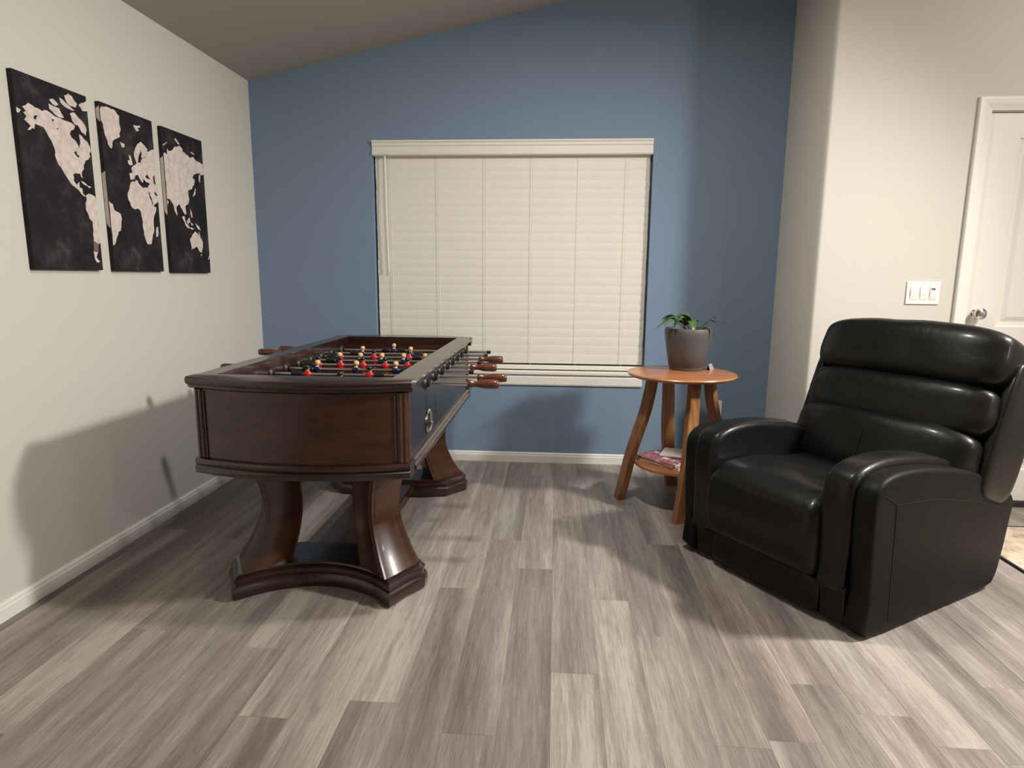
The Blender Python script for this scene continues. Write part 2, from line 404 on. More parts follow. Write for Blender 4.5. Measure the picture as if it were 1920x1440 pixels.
prof = [(YB + .085, .606), (YB - .018, .606), (YB - .024, .601), (YB - .024, .586), (YB - .018, .580), (YB + .085, .586)]
s.loft([[(x, y, z) for y, z in prof] for x in (WX0 + .001, WX1 - .001)]); s.build('window_sill', M['trim'], win)
s = MB()
prof = [(YB, .580), (YB - .008, .580), (YB - .014, .566), (YB - .014, .520), (YB - .010, .512), (YB, .512)]
s.loft([[(x, y, z) for y, z in prof] for x in (WX0 + .004, WX1 - .012)]); s.build('sill_apron', M['trim'], win)

# ------------------------------------------------------------------ blind
blind = tag(empty('window_blind', (0, YB + .035, 0)), 'cream horizontal slat blind pulled shut over the window in the blue wall', 'blind')
BX0, BX1 = WX0 + .012, WX1 - .012
vb = MB(); z0, z1 = 1.926, 2.014
prof = [(.030, z0), (-.040, z0), (-.046, z0 + .006), (-.046, z0 + .022), (-.041, z0 + .028), (-.041, z0 + .052), (-.046, z0 + .058), (-.046, z0 + .072), (-.052, z0 + .080), (-.052, z1), (.030, z1)]
vb.loft([[(x, y, z) for y, z in prof] for x in (WX0 + .003, WX1 - .003)]); vb.build('valance', M['blind'], blind)
NS, PITCH, SW = 24, .0535, .059
tilt = math.radians(85.5)
def slat_mesh():
    m = MB(); rings = []
    sect = []
    for i in range(7):                                   # gently crowned section, top edge leaning into the room
        u = (i / 6 - .5); n_ = .0016 * (1 - (2 * u) ** 2)
        sect.append((u * SW, n_ + .0014))
    sect += [(p, q - .0028) for p, q in sect[::-1]]
    for x in (BX0, BX1):
        rings.append([(x, -(p * math.cos(tilt)) - q * math.sin(tilt), p * math.sin(tilt) - q * math.cos(tilt)) for p, q in sect])
    m.loft(rings); return mesh_from('slat', m.v, m.f, M['blind'], smooth=True, angle=40)
sm = slat_mesh()
for i in range(NS):
    o = bpy.data.objects.new('slat', sm); link(o, blind); o.location = (rnd.uniform(-.0012, .0012), 0, 1.910 - i * PITCH); o.rotation_euler = (rnd.uniform(-.006, .006), 0, 0)
br = MB(); br.box(BX0, BX1, -.026, .026, .613, .638); br.build('bottom_rail', M['blind'], blind, bevel=.004)
for x in (-1.038, -.739, -.444, -.154, .133, .420):
    c = MB(); c.tube([(x, -.015, 1.93), (x, -.0155, 1.3), (x, -.015, .638)], .0011, 6); c.build('ladder_cord', M['blind'], blind, smooth=True)
c = MB(); c.tube([(-1.068, -.030, 1.93), (-1.064, -.036, 1.6), (-1.058, -.034, 1.225)], [.0045, .0045, .005], 8); c.build('tilt_wand', M['plastic'], blind, smooth=True)

# ------------------------------------------------------------------ door
door = struct(empty('door_1', (0, 0, 0)), 'white two-panel interior door')
DY = YW + .012
def panel_profile(mb, x0, x1, z0, z1, y):
    """raised field with a stepped moulding, sunk in the slab"""
    R = lambda i: (x0 + i, x1 - i, z0 + i, z1 - i)
    rings = []
    for i, dy in ((0, 0), (.006, .007), (.022, .010), (.030, .010), (.052, .002), (.056, .002)):
        a, b, c_, d = R(i); rings.append([(a, y + dy, c_), (b, y + dy, c_), (b, y + dy, d), (a, y + dy, d)])
    mb.loft(rings, cap=False); n = len(mb.v); mb.f.append((n - 4, n - 3, n - 2, n - 1)); mb.m.append(0)
px0, px1 = DX0 + .158, DX1 - .158
slab = MB(); pz = [(.20, .815), (.963, 1.892)]; t = .035
slab.box(DX0 + .003, px0, DY, DY + t, .03, DZ - .003); slab.box(px1, DX1 - .003, DY, DY + t, .03, DZ - .003)
slab.box(px0, px1, DY, DY + t, .03, pz[0][0]); slab.box(px0, px1, DY, DY + t, pz[0][1], pz[1][0]); slab.box(px0, px1, DY, DY + t, pz[1][1], DZ - .003)
slab.build('door_slab', M['trim'], door)
for a, b in pz:
    p = MB(); panel_profile(p, px0, px1, a, b, DY); p.build('door_panel', M['trim'], door)
j = MB(); j.box(DX0 - .019, DX0, YW, YW + .12, .0, DZ); j.box(DX1, DX1 + .019, YW, YW + .12, 0, DZ); j.box(DX0 - .019, DX1 + .019, YW, YW + .12, DZ, DZ + .019)
j.build('door_jamb', M['trim'], door)
def casing(name, path):
    prof = [(0, 0), (0, -.009), (.012, -.011), (.030, -.016), (.050, -.018), (.060, -.018), (.064, -.014), (.064, 0)]
    mb = MB(); rings = []
    for (x, z, ox, oz) in path: rings.append([(x + ox * p, YW + q, z + oz * p) for p, q in prof])
    mb.loft(rings); return mb.build(name, M['trim'], door)
c0 = .004
casing('casing', [(DX0 - c0, 0, -1, 0), (DX0 - c0, DZ + c0, -1, 1)])
casing('casing', [(DX0 - c0, DZ + c0, -1, 1), (DX1 + c0, DZ + c0, 1, 1)])
casing('casing', [(DX1 + c0, DZ + c0, 1, 1), (DX1 + c0, 0, 1, 0)])
th = MB(); th.box(DX0, DX1, YW - .012, YW + .12, 0, .028); th.build('threshold', M['gap'], door, bevel=.004)
kn = MB(); kn.lathe([(.026, 0), (.026, -.004), (.021, -.006), (.014, -.008), (.013, -.014), (.022, -.019), (.029, -.027), (.031, -.036), (.028, -.045), (.019, -.051), (.006, -.053)], 24, (2.164, DY, 1.03), axis='y')
knob = kn.build('door_knob', M['chrome'], door, smooth=True); knob['label'] = 'polished chrome door knob'
kh = MB(); kh.box(2.161, 2.167, DY - .0545, DY - .052, 1.027, 1.033); kh.build('lock_button', M['steel'], knob)

# light switch and outlet
sw = tag(empty('light_switch', (1.882, YW, 1.132)), 'white triple wall switch plate beside the door', 'switch')
p = MB(); p.box(-.083, .083, -.006, 0, -.058, .058); p.build('plate', M['plastic'], sw, bevel=.003)
for i, x in enumerate((-.048, 0, .048)):
    f_ = MB(); f_.box(x - .018, x + .018, -.0072, -.006, -.034, .034); f_.build('rocker_frame', M['trim'], sw, bevel=.0006)
    rk = MB()
    rk.add([(x - .015, -.0075, -.031), (x + .015, -.0075, -.031), (x + .015, -.0115, .0), (x - .015, -.0115, 0), (x - .015, -.0085, .031), (x + .015, -.0085, .031), (x - .015, -.006, -.031), (x + .015, -.006, -.031), (x + .015, -.006, .031), (x - .015, -.006, .031)],
           [(0, 1, 2, 3), (3, 2, 5, 4), (0, 6, 7, 1), (4, 5, 8, 9), (0, 3, 4, 9, 6), (1, 7, 8, 5, 2)])
    rk.build('rocker', M['plastic'], sw)
sl = MB()
for q in range(6): sl.box(.038 + q * .0034, .0398 + q * .0034, -.0105, -.0085, .014, .026)
sl.build('dimmer_marks', M['underlay'], sw)
ol = tag(empty('wall_outlet', (1.028, YB, .380)), 'white wall outlet low on the blue wall behind the side table', 'outlet')
p = MB(); p.box(-.035, .035, -.006, 0, -.0575, .0575); p.build('plate', M['plastic'], ol, bevel=.003)
for z in (-.02, .02):
    q = MB(); q.lathe([(.0165, -.006), (.0165, -.0085), (.015, -.009)], 20, (0, 0, z), axis='y'); rc = q.build('receptacle', M['plastic'], ol, smooth=True)
    h = MB(); h.box(-.007, -.005, -.0093, -.0088, z - .002, z + .007); h.box(.005, .007, -.0093, -.0088, z - .002, z + .007); h.build('slot', M['gap'], rc)

# ------------------------------------------------------------------ map canvases
EXT = {1: (2.190, 2.541, 1.212, 1.895), 2: (2.612, 2.955, 1.210, 1.897), 3: (3.023, 3.371, 1.206, 1.893)}
MAP={1:([[(80,827),(157,854),(207,849),(279,843),(335,835),(398,846),(445,839),(498,829),(567,827),(625,823),(681,823),(739,821),(778,810),(756,789),(706,777),(689,757),(714,739),(764,729),(792,711),(808,689),(833,720),(833,743),(825,771),(861,767),(900,751),(944,743),(980,718),(991,695),(958,674),(969,660),(938,643),(889,630),(850,602),(850,582),(811,561),(817,526),(792,532),(781,549),(714,548),(675,536),(675,502),(709,483),(756,502),(753,471),(794,466),(794,439),(833,426),(811,423),(769,435),(733,455),(684,467),(634,479),(603,498),(576,514),(537,539),(504,564),(476,573),(451,602),(445,655),(423,680),(387,707),(357,732),(326,752),(271,755),(218,758),(202,730),(177,732),(113,714),(160,740),(130,751),(88,764),(119,783),(83,799),(119,808)],[(4,813),(11,814),(58,807),(27,789),(4,790)],[(429,886),(484,882),(570,879),(628,836),(567,830),(501,839),(432,860)],[(445,910),(495,920),(567,898),(526,887),(462,899)],[(664,961),(720,977),(778,970),(844,939),(817,915),(733,915),(678,936)],[(587,939),(637,933),(692,918),(800,896),(758,892),(656,898),(601,914)],[(720,871),(786,885),(855,860),(925,836),(955,807),(930,774),(866,789),(822,820),(778,818),(742,838)],[(864,933),(988,974),(996,918),(911,911)],[(836,430),(883,445),(972,436),(996,420),(996,166),(966,154),(889,170),(900,230),(902,282),(855,301),(814,349),(817,383),(844,407)],[(866,113),(941,110),(908,75),(961,50),(911,44),(875,75)],[(781,510),(833,505),(883,489),(941,486),(902,477),(839,489)]],[[(479,996),(656,996),(614,961),(540,977)],[(783,982),(955,986),(880,955),(797,964)],[(855,901),(985,901),(985,855),(905,846)],[(221,576),(282,598),(351,577),(299,523),(246,529)],[(886,166),(966,158),(952,110),(872,108)],[(587,198),(700,214),(764,132),(642,167)],[(44,357),(108,357),(110,338),(58,335)]],[[(720,664),(758,670),(764,652),(797,651),(783,638),(747,646)],[(213,798),(260,805),(235,782),(210,779)],[(445,808),(484,811),(462,795)],[(501,767),(537,770),(515,761)]]),
2:([[(4,957),(38,975),(154,983),(247,983),(340,956),(331,919),(349,874),(317,848),(323,827),(233,807),(172,781),(143,741),(91,762),(67,797),(44,833),(33,870),(15,890),(4,887)],[(308,797),(398,792),(392,775),(343,766)],[(595,929),(668,934),(734,944),(737,929),(685,923),(711,906),(656,897),(630,913)],[(560,738),(584,773),(647,817),(734,840),(859,800),(784,779),(995,817),(996,581),(996,469),(996,473),(882,435),(940,436),(934,416),(859,350),(856,294),(804,229),(760,181),(685,180),(642,221),(618,283),(618,340),(595,394),(546,406),(491,397),(439,403),(375,450),(369,489),(427,543),(462,569),(447,565),(569,582),(517,587),(450,581),(436,617),(502,626),(485,654),(601,696),(584,712)],[(456,732),(494,730),(526,681),(491,671),(430,681),(433,699),(468,702)],[(4,428),(4,423),(73,407),(91,372),(201,353),(215,326),(172,251),(125,241),(67,183),(44,162),(4,156),(4,164)],[(908,299),(946,305),(920,238),(882,232)]],[[(91,837),(178,897),(247,855),(160,800),(93,804)],[(4,737),(4,727),(38,695),(64,651),(4,660),(4,625)],[(207,207),(308,206),(343,156),(259,121),(93,151)],[(569,213),(607,155),(679,67),(601,33),(430,91)]],[[(668,753),(705,789),(720,766),(705,738),(804,751),(702,727),(682,703),(627,703)],[(552,614),(607,622),(662,584),(700,578),(697,611),(633,629),(746,594),(839,579),(789,559),(804,560),(810,556),(676,547),(604,568),(595,584),(517,587)],[(752,620),(798,639),(862,611),(792,611)],[(917,633),(955,645),(958,579),(926,595)],[(787,525),(821,522),(879,452),(856,450)],[(917,536),(992,515),(961,508),(929,521)],[(882,435),(996,473),(996,460),(955,441)]]),
3:([[(4,809),(28,826),(88,818),(100,860),(134,844),(200,854),(258,879),(398,907),(473,889),(470,873),(602,859),(642,843),(731,859),(800,840),(855,834),(990,828),(993,751),(921,740),(863,752),(818,745),(726,733),(677,705),(734,686),(706,656),(637,619),(533,600),(536,561),(553,545),(522,507),(433,482),(447,436),(427,420),(367,444),(318,469),(286,494),(209,459),(220,405),(163,434),(137,482),(68,513),(4,511),(4,514),(4,640)],[(4,500),(14,506),(37,491),(4,456),(4,459)],[(4,835),(4,873),(100,904),(103,894),(4,869),(4,837)],[(289,943),(324,950),(413,917),(373,913)],[(861,740),(898,739),(861,679),(843,698)],[(729,630),(749,627),(706,579),(637,561),(671,581)],[(668,888),(711,892),(795,882),(752,878)],[(327,402),(398,409),(427,360),(505,335),(617,325),(571,320),(433,333),(387,366)],[(444,376),(516,408),(530,376),(467,352)],[(660,373),(743,355),(792,319),(720,331)],[(542,472),(568,462),(602,411),(568,409)],[(530,376),(611,363),(565,348)],[(496,253),(594,293),(642,310),(697,297),(723,281),(737,310),(772,269),(832,234),(820,195),(777,153),(729,160),(654,196),(516,172),(507,212)],[(746,141),(783,142),(763,123)],[(930,106),(996,144),(996,131),(961,105)]],[[(4,810),(4,818),(16,649),(4,519),(4,514),(4,641)],[(783,831),(855,829),(838,767),(763,756)],[(209,552),(278,564),(275,506),(240,523)],[(4,946),(65,959),(11,939)],[(243,968),(407,990),(513,985),(347,959)]],[[(4,637),(4,635),(4,580),(4,586)],[(19,837),(88,822),(74,816)],[(533,596),(574,590),(594,564),(548,554)]]),
}

LAB = {1: 'dark map canvas with North America, nearest of the three on the left wall', 2: 'dark map canvas with Greenland and Africa, middle of the three', 3: 'dark map canvas with Asia and Australia, nearest the blue wall'}
def rough_edge(pts, W):
    out = []
    for i, p in enumerate(pts):
        q = pts[(i + 1) % len(pts)]; a, b = Vector(p), Vector(q); d = b - a; n = max(1, min(5, int(d.length / .011))); nn = Vector((-d.y, d.x)).normalized() if d.length > 1e-6 else Vector((0, 0))
        for k in range(n):
            j = a + d * (k / n) + (nn * rnd.uniform(-.0032, .0032) if k else Vector((0, 0)))
            out.append((min(max(j.x, .001), W - .001), j.y))
    return out
def flat_print(name, polys, z, parent, mat, W, Hh, D):
    for poly in polys:
        pts = rough_edge([(u / 1000 * W, v / 1000 * Hh) for u, v in poly], W)
        tri = tessellate_polygon([[Vector((a, b, 0)) for a, b in pts]])
        m = MB(); m.add([(D + z, a, b) for a, b in pts], [tuple(t) for t in tri])
        o = m.build(name, mat, parent)
        for p_ in o.data.polygons:
            if p_.normal.x < 0: p_.flip()
for k in (1, 2, 3):
    y0, y1, z0, z1 = EXT[k]; W, Hh, D = y1 - y0, z1 - z0, .020
    cv = tag(empty('map_canvas', (XL, y0, z0)), LAB[k], 'wall art', 'world map triptych')
    b = MB(); b.box(.001, D, 0, W, 0, Hh); b.build('canvas', M['canvas'], cv, bevel=.002)
    land, tint, sea = MAP[k]
    flat_print('map_land', land, .0007, cv, M['land'], W, Hh, D)
    if k == 1: flat_print('map_tint', tint[-3:-2], .0010, cv, M['tint'], W, Hh, D)
    flat_print('map_sea', sea, .0013, cv, M['canvas'], W, Hh, D)
    # printed land wraps round the edge that faces the camera
    for a, c in {2: [(.26, .60), (.88, .975)], 3: [(.40, .80)]}.get(k, []):
        m = MB(); m.add([(.003, -.0005, a * Hh + .02), (.010, -.0005, a * Hh + .008), (D - .0015, -.0005, a * Hh), (D - .0015, -.0005, c * Hh), (.010, -.0005, c * Hh - .006), (.003, -.0005, c * Hh - .012)], [(0, 1, 2, 3, 4, 5)])
        m.build('map_edge', M['land'], cv)

# ------------------------------------------------------------------ foosball table
FT = tag(empty('foosball_table', (-.878, 2.845, 0)), 'dark mahogany foosball table with bowed ends and curved pedestal legs', 'game table')
HW, HL, BOW, TOPZ = .398, .785, .075, .85
IW, IL = .318, .722
def bow_path(inset=0, n=24, hw=None, bow=BOW):
    hw = hw or (HW - inset)
    return [(-hw + 2 * hw * i / n, -(HL - inset) - bow * (1 - ((-hw + 2 * hw * i / n) / HW) ** 2)) for i in range(n + 1)]
def end_solid(name, inset, prof, mat, sgn, hw=None, y_in=-IL):
    """bowed end piece: prof = [(outward offset, z)] bottom to top, straight inner face at y_in"""
    m = MB(); rings = []
    for x, y in bow_path(inset, hw=hw):
        rings.append([(x, sgn * (y - o), z) for o, z in prof] + [(x, sgn * y_in, prof[-1][1]), (x, sgn * y_in, prof[0][1])])
    m.loft(rings); return m.build(name, mat, FT, smooth=True, angle=28)
RAIL = [(-.030, .806), (-.018, .812), (-.016, .820), (-.004, .826), (0, .832), (0, .842), (-.004, .847), (-.010, .85)]
for sg in (1, -1): end_solid('top_rail', 0, RAIL, M['espresso'], sg)
for sg in (1, -1):
    m = MB(); rings = []
    for y in (-IL + .0005, IL - .0005): rings.append([(sg * (HW + o), y, z) for o, z in RAIL] + [(sg * IW, y, .85), (sg * IW, y, .806)])
    m.loft(rings); m.build('top_rail', M['espresso'], FT, smooth=True, angle=28)
for sg in (1, -1):                                             # bowed end panels between the corner posts
    end_solid('end_panel', .030, [(0, .560), (0, .8055)], M['mahogany'], sg, hw=HW - .0525)
    LOW = [(-.012, .500), (.0, .506), (.004, .514), (.004, .527), (-.004, .533), (.0, .540), (.002, .548), (-.004, .556), (-.014, .5595)]
    end_solid('base_moulding', .012, LOW, M['espresso'], sg, y_in=-IL + .02)
    for sx in (1, -1):                                         # corner post: flat with reeds
        m = MB(); x0, x1 = HW - .052, HW - .020
        ys = lambda x: -(HL - .030) - BOW * (1 - (x / HW) ** 2)
        outline = []; N = 18
        for i in range(N + 1):
            x = x0 + (x1 - x0) * i / N; outline.append((x, ys(x) - .004 - .004 * abs(math.sin(i / N * PI * 2))))
        outline += [(x1, -IL), (x0, -IL)]
        m.loft([[(sx * x, sg * y, z) for x, y in outline] for z in (.560, .8055)]); m.build('corner_post', M['mahogany'], FT, smooth=True, angle=50)
    for sx in (1, -1):
        b = MB(); x = sx * (HW - .060); b.tube([(x, sg * (-(HL - .030) - BOW * (1 - (x / HW) ** 2) - .001), z) for z in (.561, .80)], .0045, 8); b.build('bead', M['espresso'], FT, smooth=True)
for sg in (1, -1):
    m = MB(); m.box(min(sg * .344, sg * .373), max(sg * .344, sg * .373), -IL + .0005, IL - .0005, .556, .8055); sp = m.build('side_panel', M['side_black'], FT)
    sp['label'] = 'glossy black side panel'
    m = MB(); m.box(min(sg * IW, sg * .3435), max(sg * IW, sg * .3435), -IL + .0005, IL - .0005, .60, .8055); m.build('inner_side', M['espresso'], FT)
    m = MB(); rings = []
    for y in (-IL + .021, IL - .021): rings.append([(sg * (HW - .012 + o), y, z) for o, z in LOW] + [(sg * .30, y, .5595), (sg * .30, y, .500)])
    m.loft(rings); m.build('base_moulding', M['espresso'], FT, smooth=True, angle=28)
m = MB(); m.box(-IW, IW, -IL, IL, .676, .692); m.build('playfield', M['field'], FT)
m = MB(); m.box(-.29, .29, -.70, .70, .505, .53); m.build('cabinet_bottom', M['espresso'], FT)
# goal mouths in the end walls, and the ball return cups
for sg in (1, -1):
    m = MB(); m.box(-.10, .10, min(sg * (IL - .004), sg * (IL - .0005)), max(sg * (IL - .004), sg * (IL - .0005)), .692, .765); m.build('goal_mouth', M['gap'], FT)
for sg, yy in ((1, -.395), (-1, .395)):
    m = MB(); n = 28
    def oval(rx, rz, x): return [(sg * x, yy + rx * math.cos(2 * PI * k / n), .622 + rz * math.sin(2 * PI * k / n)) for k in range(n)]
    m.loft([oval(.062, .046, .3732), oval(.064, .048, .377), oval(.058, .042, .381), oval(.050, .034, .378), oval(.048, .032, .3736)], cap=False); cup = m.build('ball_return', M['chrome'], FT, smooth=True)
    m = MB(); m.loft([oval(.049, .033, .3733), oval(.049, .033, .3752)]); m.build('cup_hollow', M['gap'], cup)
    m = MB(); m.lathe([(.006, .375), (.012, .380), (.012, .386), (.004, .390)], 14, (0, yy + .02, .606), axis='x');
    if sg < 0: m.v = [(-x, y, z) for x, y, z in m.v]
    m.build('latch_knob', M['chrome'], cup, smooth=True)

# pedestal: two bowed plinths, four curved legs, a stretcher
def plinth(sg):
    out = [(.393, -.600), (.393, -.540), (.30, -.425), (.16, -.395), (-.16, -.395), (-.30, -.425), (-.393, -.540), (-.393, -.600)]
    out += [(-.345, -.67), (-.296, -.765)] + [(x, -.772 + .15 * (1 - (x / .29) ** 2) ** .9) for x in [-.27 + .54 * i / 14 for i in range(15)]] + [(.296, -.765), (.345, -.67)]
    out = ccw([(x, sg * y) for x, y in out])
    m = MB(); rings = []
    for ins, z in ((.012, 0), (.004, .006), (.0005, .016), (0, .030), (.002, .042), (.008, .052), (.016, .057), (.016, .061), (.010, .066), (.010, .076), (.018, .084), (.024, .087), (.026, .094)):
        rings.append([(x, y, z) for x, y in offset_poly(out, ins)])
    m.loft(rings, cap=False)
    for r_ in (rings[0], rings[-1]): m.add(r_, [tuple(t) for t in tessellate_polygon([[Vector(p) for p in r_]])])
    return m.build('plinth', M['espresso'], FT, smooth=True, angle=30)
for sg in (1, -1): plinth(sg)
m = MB(); m.box(-.12, .12, -.42, .42, .022, .078); m.build('stretcher', M['espresso'], FT, bevel=.006)
BASE = [(.15 - .269, -.60 + .585), (.288 - .269, -.735 + .585), (.388 - .269, -.565 + .585), (.25 - .269, -.43 + .585)]
LEG_KEY = smooth_poly([(0, 1.0, .250, -.579), (.22, .875, .215, -.553), (.48, .785, .191, -.536), (.76, .82, .197, -.541), (1, .93, .220, -.557)], 6, False)
def leg_ring(s):
    for A, B in zip(LEG_KEY, LEG_KEY[1:]):
        if A[0] <= s <= B[0] + 1e-9:
            t = (s - A[0]) / (B[0] - A[0]); return [p + (q - p) * t for p, q in zip(A[1:], B[1:])]
def leg(sx, sy):
    m = MB(); rings = []; N = 22
    poly = BASE
    for i in range(N + 1):
        s = i / N; k, cx, cy = leg_ring(s); z = .094 + s * .408
        pts = []
        for q in range(4):                                       # chamfered arrises with a bead line
            a, b, c = Vector(poly[q - 1]), Vector(poly[q]), Vector(poly[(q + 1) % 4])
            e = .016
            d1 = (a - b).normalized(); d2 = (c - b).normalized()
            for p in (b * k + d1 * (e + .004), b * k + d1 * e + d2 * .003, b * k + (d1 + d2) * .003, b * k + d2 * e + d1 * .003, b * k + d2 * (e + .004)): pts.append(p)
        rings.append([(sx * (cx + p.x), sy * (cy + p.y) * -1 if False else sy * -(cy + p.y), z) for p in pts])
    m.loft(rings); return m.build('leg', M['mahogany'], FT, smooth=True, angle=40)
for sx in (1, -1):
    for sy in (1, -1): leg(sx, sy)

# rods, figures, handles, bumpers, bearings
def figure(shirt, hair):
    m = MB()
    def ringz(rx, ry, z, n=10, cy=0): return [(rx * math.cos(2 * PI * k / n), cy + ry * math.sin(2 * PI * k / n), z) for k in range(n)]
    m.loft([ringz(.008, .007, -.088), ringz(.010, .0115, -.084), ringz(.009, .011, -.074)], mi=3)                              # boots
    m.loft([ringz(.007, .008, -.074), ringz(.0085, .008, -.05), ringz(.0105, .009, -.028)], mi=3)                              # socks
    m.loft([ringz(.0105, .009, -.028), ringz(.014, .0125, -.012), ringz(.0165, .0135, .0), ringz(.0155, .011, .008), ringz(.007, .006, .013)], mi=0)
    m.loft([ringz(.0052, .0052, .012), ringz(.0052, .0052, .017)], mi=2)
    hd = [(.002, .0145), (.0065, .0165), (.0092, .0215), (.0098, .026), (.0088, .0305), (.0055, .0342), (.001, .0355)]
    m.loft([ringz(a, a, z, 12, .0005) for a, z in hd], mi=2)
    m.loft([ringz(a * 1.07, a * 1.07, z + .0012, 12, -.0022) for a, z in hd[2:]], mi=1)                                         # hair to the back
    m.loft([ringz(.0075, .0055, .0115, 10, .004), ringz(.006, .004, .0142, 10, .004)], mi=4)                                    # collar
    m.v = [(x * 1.18, y * 1.18, z * 1.12 if z > 0 else z) for x, y, z in m.v]
    return mesh_from('player_figure', m.v, m.f, [shirt, hair, M['skin'], M['navy'] if shirt is M['navy'] else M['red'], M['white']], m.m, True, 45)
FR = figure(M['red'], M['dark_hair']); FN = figure(M['navy'], M['blond'])
RZ = .785
rods = [(2.400, 'r', [-.844], (-.336, -.211)), (2.560, 'r', [-1.042, -.773], (-.318, -.192)), (2.710, 'n', [-1.055, -.878, -.700], -1.500),
        (2.850, 'r', [-1.104, -.999, -.892, -.786, -.681], (-.387, -.268)), (3.000, 'n', [-1.054, -.950, -.843, -.735, -.629], -1.440),
        (3.140, 'r', [-1.097, -.923, -.741], (-.382, -.263)), (3.290, 'n', [-1.028, -.767], -1.604), (3.440, 'n', [-.896], -1.558)]
def handle_mesh():
    m = MB(); m.lathe([(.008, 0), (.0145, .001), (.0165, .006), (.0155, .014), (.0125, .022), (.0120, .034), (.0135, .046), (.0168, .058), (.0182, .075), (.0182, .105), (.0172, .116), (.013, .122), (.004, .123)], 20, axis='x')
    return mesh_from('handle', m.v, m.f, M['handle'], m.m, True, 50)
HM = handle_mesh()
def bearing_mesh():
    m = MB(); m.lathe([(.009, -.004), (.026, -.004), (.027, 0), (.024, .006), (.015, .010), (.0145, .018), (.009, .019)], 20, axis='x'); return mesh_from('bearing', m.v, m.f, M['black'], m.m, True, 40)
BM = bearing_mesh()
def washer_mesh():
    m = MB(); m.lathe([(.008, 0), (.0118, 0), (.0118, .006), (.008, .006)], 16, axis='x'); return mesh_from('collar_ring', m.v, m.f, M['chrome'], m.m, True, 40)
WM = washer_mesh()
def bumper_mesh():
    m = MB(); m.lathe([(.0085, 0), (.0145, 0), (.0155, .004), (.0155, .040), (.0145, .044), (.0085, .044)], 16, axis='x'); return mesh_from('bumper', m.v, m.f, M['black'], m.m, True, 40)
UM = bumper_mesh()
def sub(name, me, parent, loc, rz=0):
    o = bpy.data.objects.new(name, me); link(o, parent); o.location = loc; o.rotation_euler = (0, 0, rz); return o
for yy, team, xs_, hd in rods:
    y = yy - 2.845; L = [x + .878 for x in xs_]
    if team == 'r': xa, xb = -.378 - .065, hd[0] + .878 + .01
    else: xa, xb = hd + .878 + .113, .378 + .13
    m = MB(); m.tube([(xa, 0, 0), (xb, 0, 0)], .0078, 14); rod = m.build('rod', M['steel'], FT, loc=(0, y, RZ), smooth=True, angle=50)
    if team == 'r': sub('handle', HM, rod, (hd[0] + .878, 0, 0))
    else:
        sub('handle', HM, rod, (hd + .878 + .123, 0, 0), PI)
        m = MB(); m.lathe([(.0079, 0), (.0095, .001), (.0095, .018), (.006, .021)], 14, (xb - .004, 0, 0), axis='x'); m.build('end_cap', M['black'], rod, smooth=True)
    if team == 'r':
        m = MB(); m.lathe([(.0079, 0), (.0095, -.001), (.0095, -.018), (.006, -.021)], 14, (xa + .004, 0, 0), axis='x'); m.build('end_cap', M['black'], rod, smooth=True)
    sub('bearing', BM, rod, (.3735, 0, 0)); sub('bearing', BM, rod, (-.3735, 0, 0), PI)
    sub('bearing', BM, rod, (IW - .0005, 0, 0), PI); sub('bearing', BM, rod, (-IW + .0005, 0, 0))
    sub('collar_ring', WM, rod, (.393, 0, 0)); sub('collar_ring', WM, rod, (-.399, 0, 0))
    sub('bumper', UM, rod, (L[0] - .066, 0, 0)); sub('bumper', UM, rod, (L[-1] + .022, 0, 0))
    for x in L: sub('player_figure', FR if team == 'r' else FN, rod, (x, 0, 0), 0 if team == 'r' else PI)

# ------------------------------------------------------------------ recliner
RC = tag(empty('recliner', (1.066, 2.010, 0), math.radians(32)), 'black leather recliner armchair angled toward the room on the right', 'armchair')
CW = .860                                            # overall width, local y; local x runs to the back
LE = M['leather']
def nz(p, f, a, off=0): return noise.noise(Vector((p[0] * f + off, p[1] * f + 3.1, p[2] * f - off))) * a
def cushion(name, size, c, k=5., seg=14, fn=None, parent=RC, wr=.004):
    C = Vector(c)
    def g(p):
        q = fn(p.copy()) if fn else p
        q = q + C
        d = p.normalized() if p.length else p
        return q + d * (nz(q, 9, wr, len(name)) + nz(q, 22, wr * .4, 5))
    v, f = softbox(size, k, seg, g); m = MB(); m.add(v, f); return m.build(name, LE, parent, smooth=True, angle=80)
def rounded_slab(name, outline, y0, y1, r, parent=RC, mat=LE, steps=4, wr=0):
    """outline in (x, z) extruded over y with rounded rims"""
    outline = ccw(outline); m = MB(); rings = []
    prof = [(r * (1 - math.sin(PI / 2 * i / steps)), r * (1 - math.cos(PI / 2 * i / steps))) for i in range(steps + 1)]
    for ins, dy in prof: rings.append((ins, y0 + dy))
    for ins, dy in prof[::-1]: rings.append((ins, y1 - dy))
    R = []
    for ins, y in rings:
        o = offset_poly(outline, ins)
        ring = []
        for x, z in o:
            d = nz((x, y, z), 12, wr, 2) if wr else 0
            ring.append((x + d, y, z + d))
        R.append(ring)
    m.loft(R); return m.build(name, mat, parent, smooth=True, angle=50)
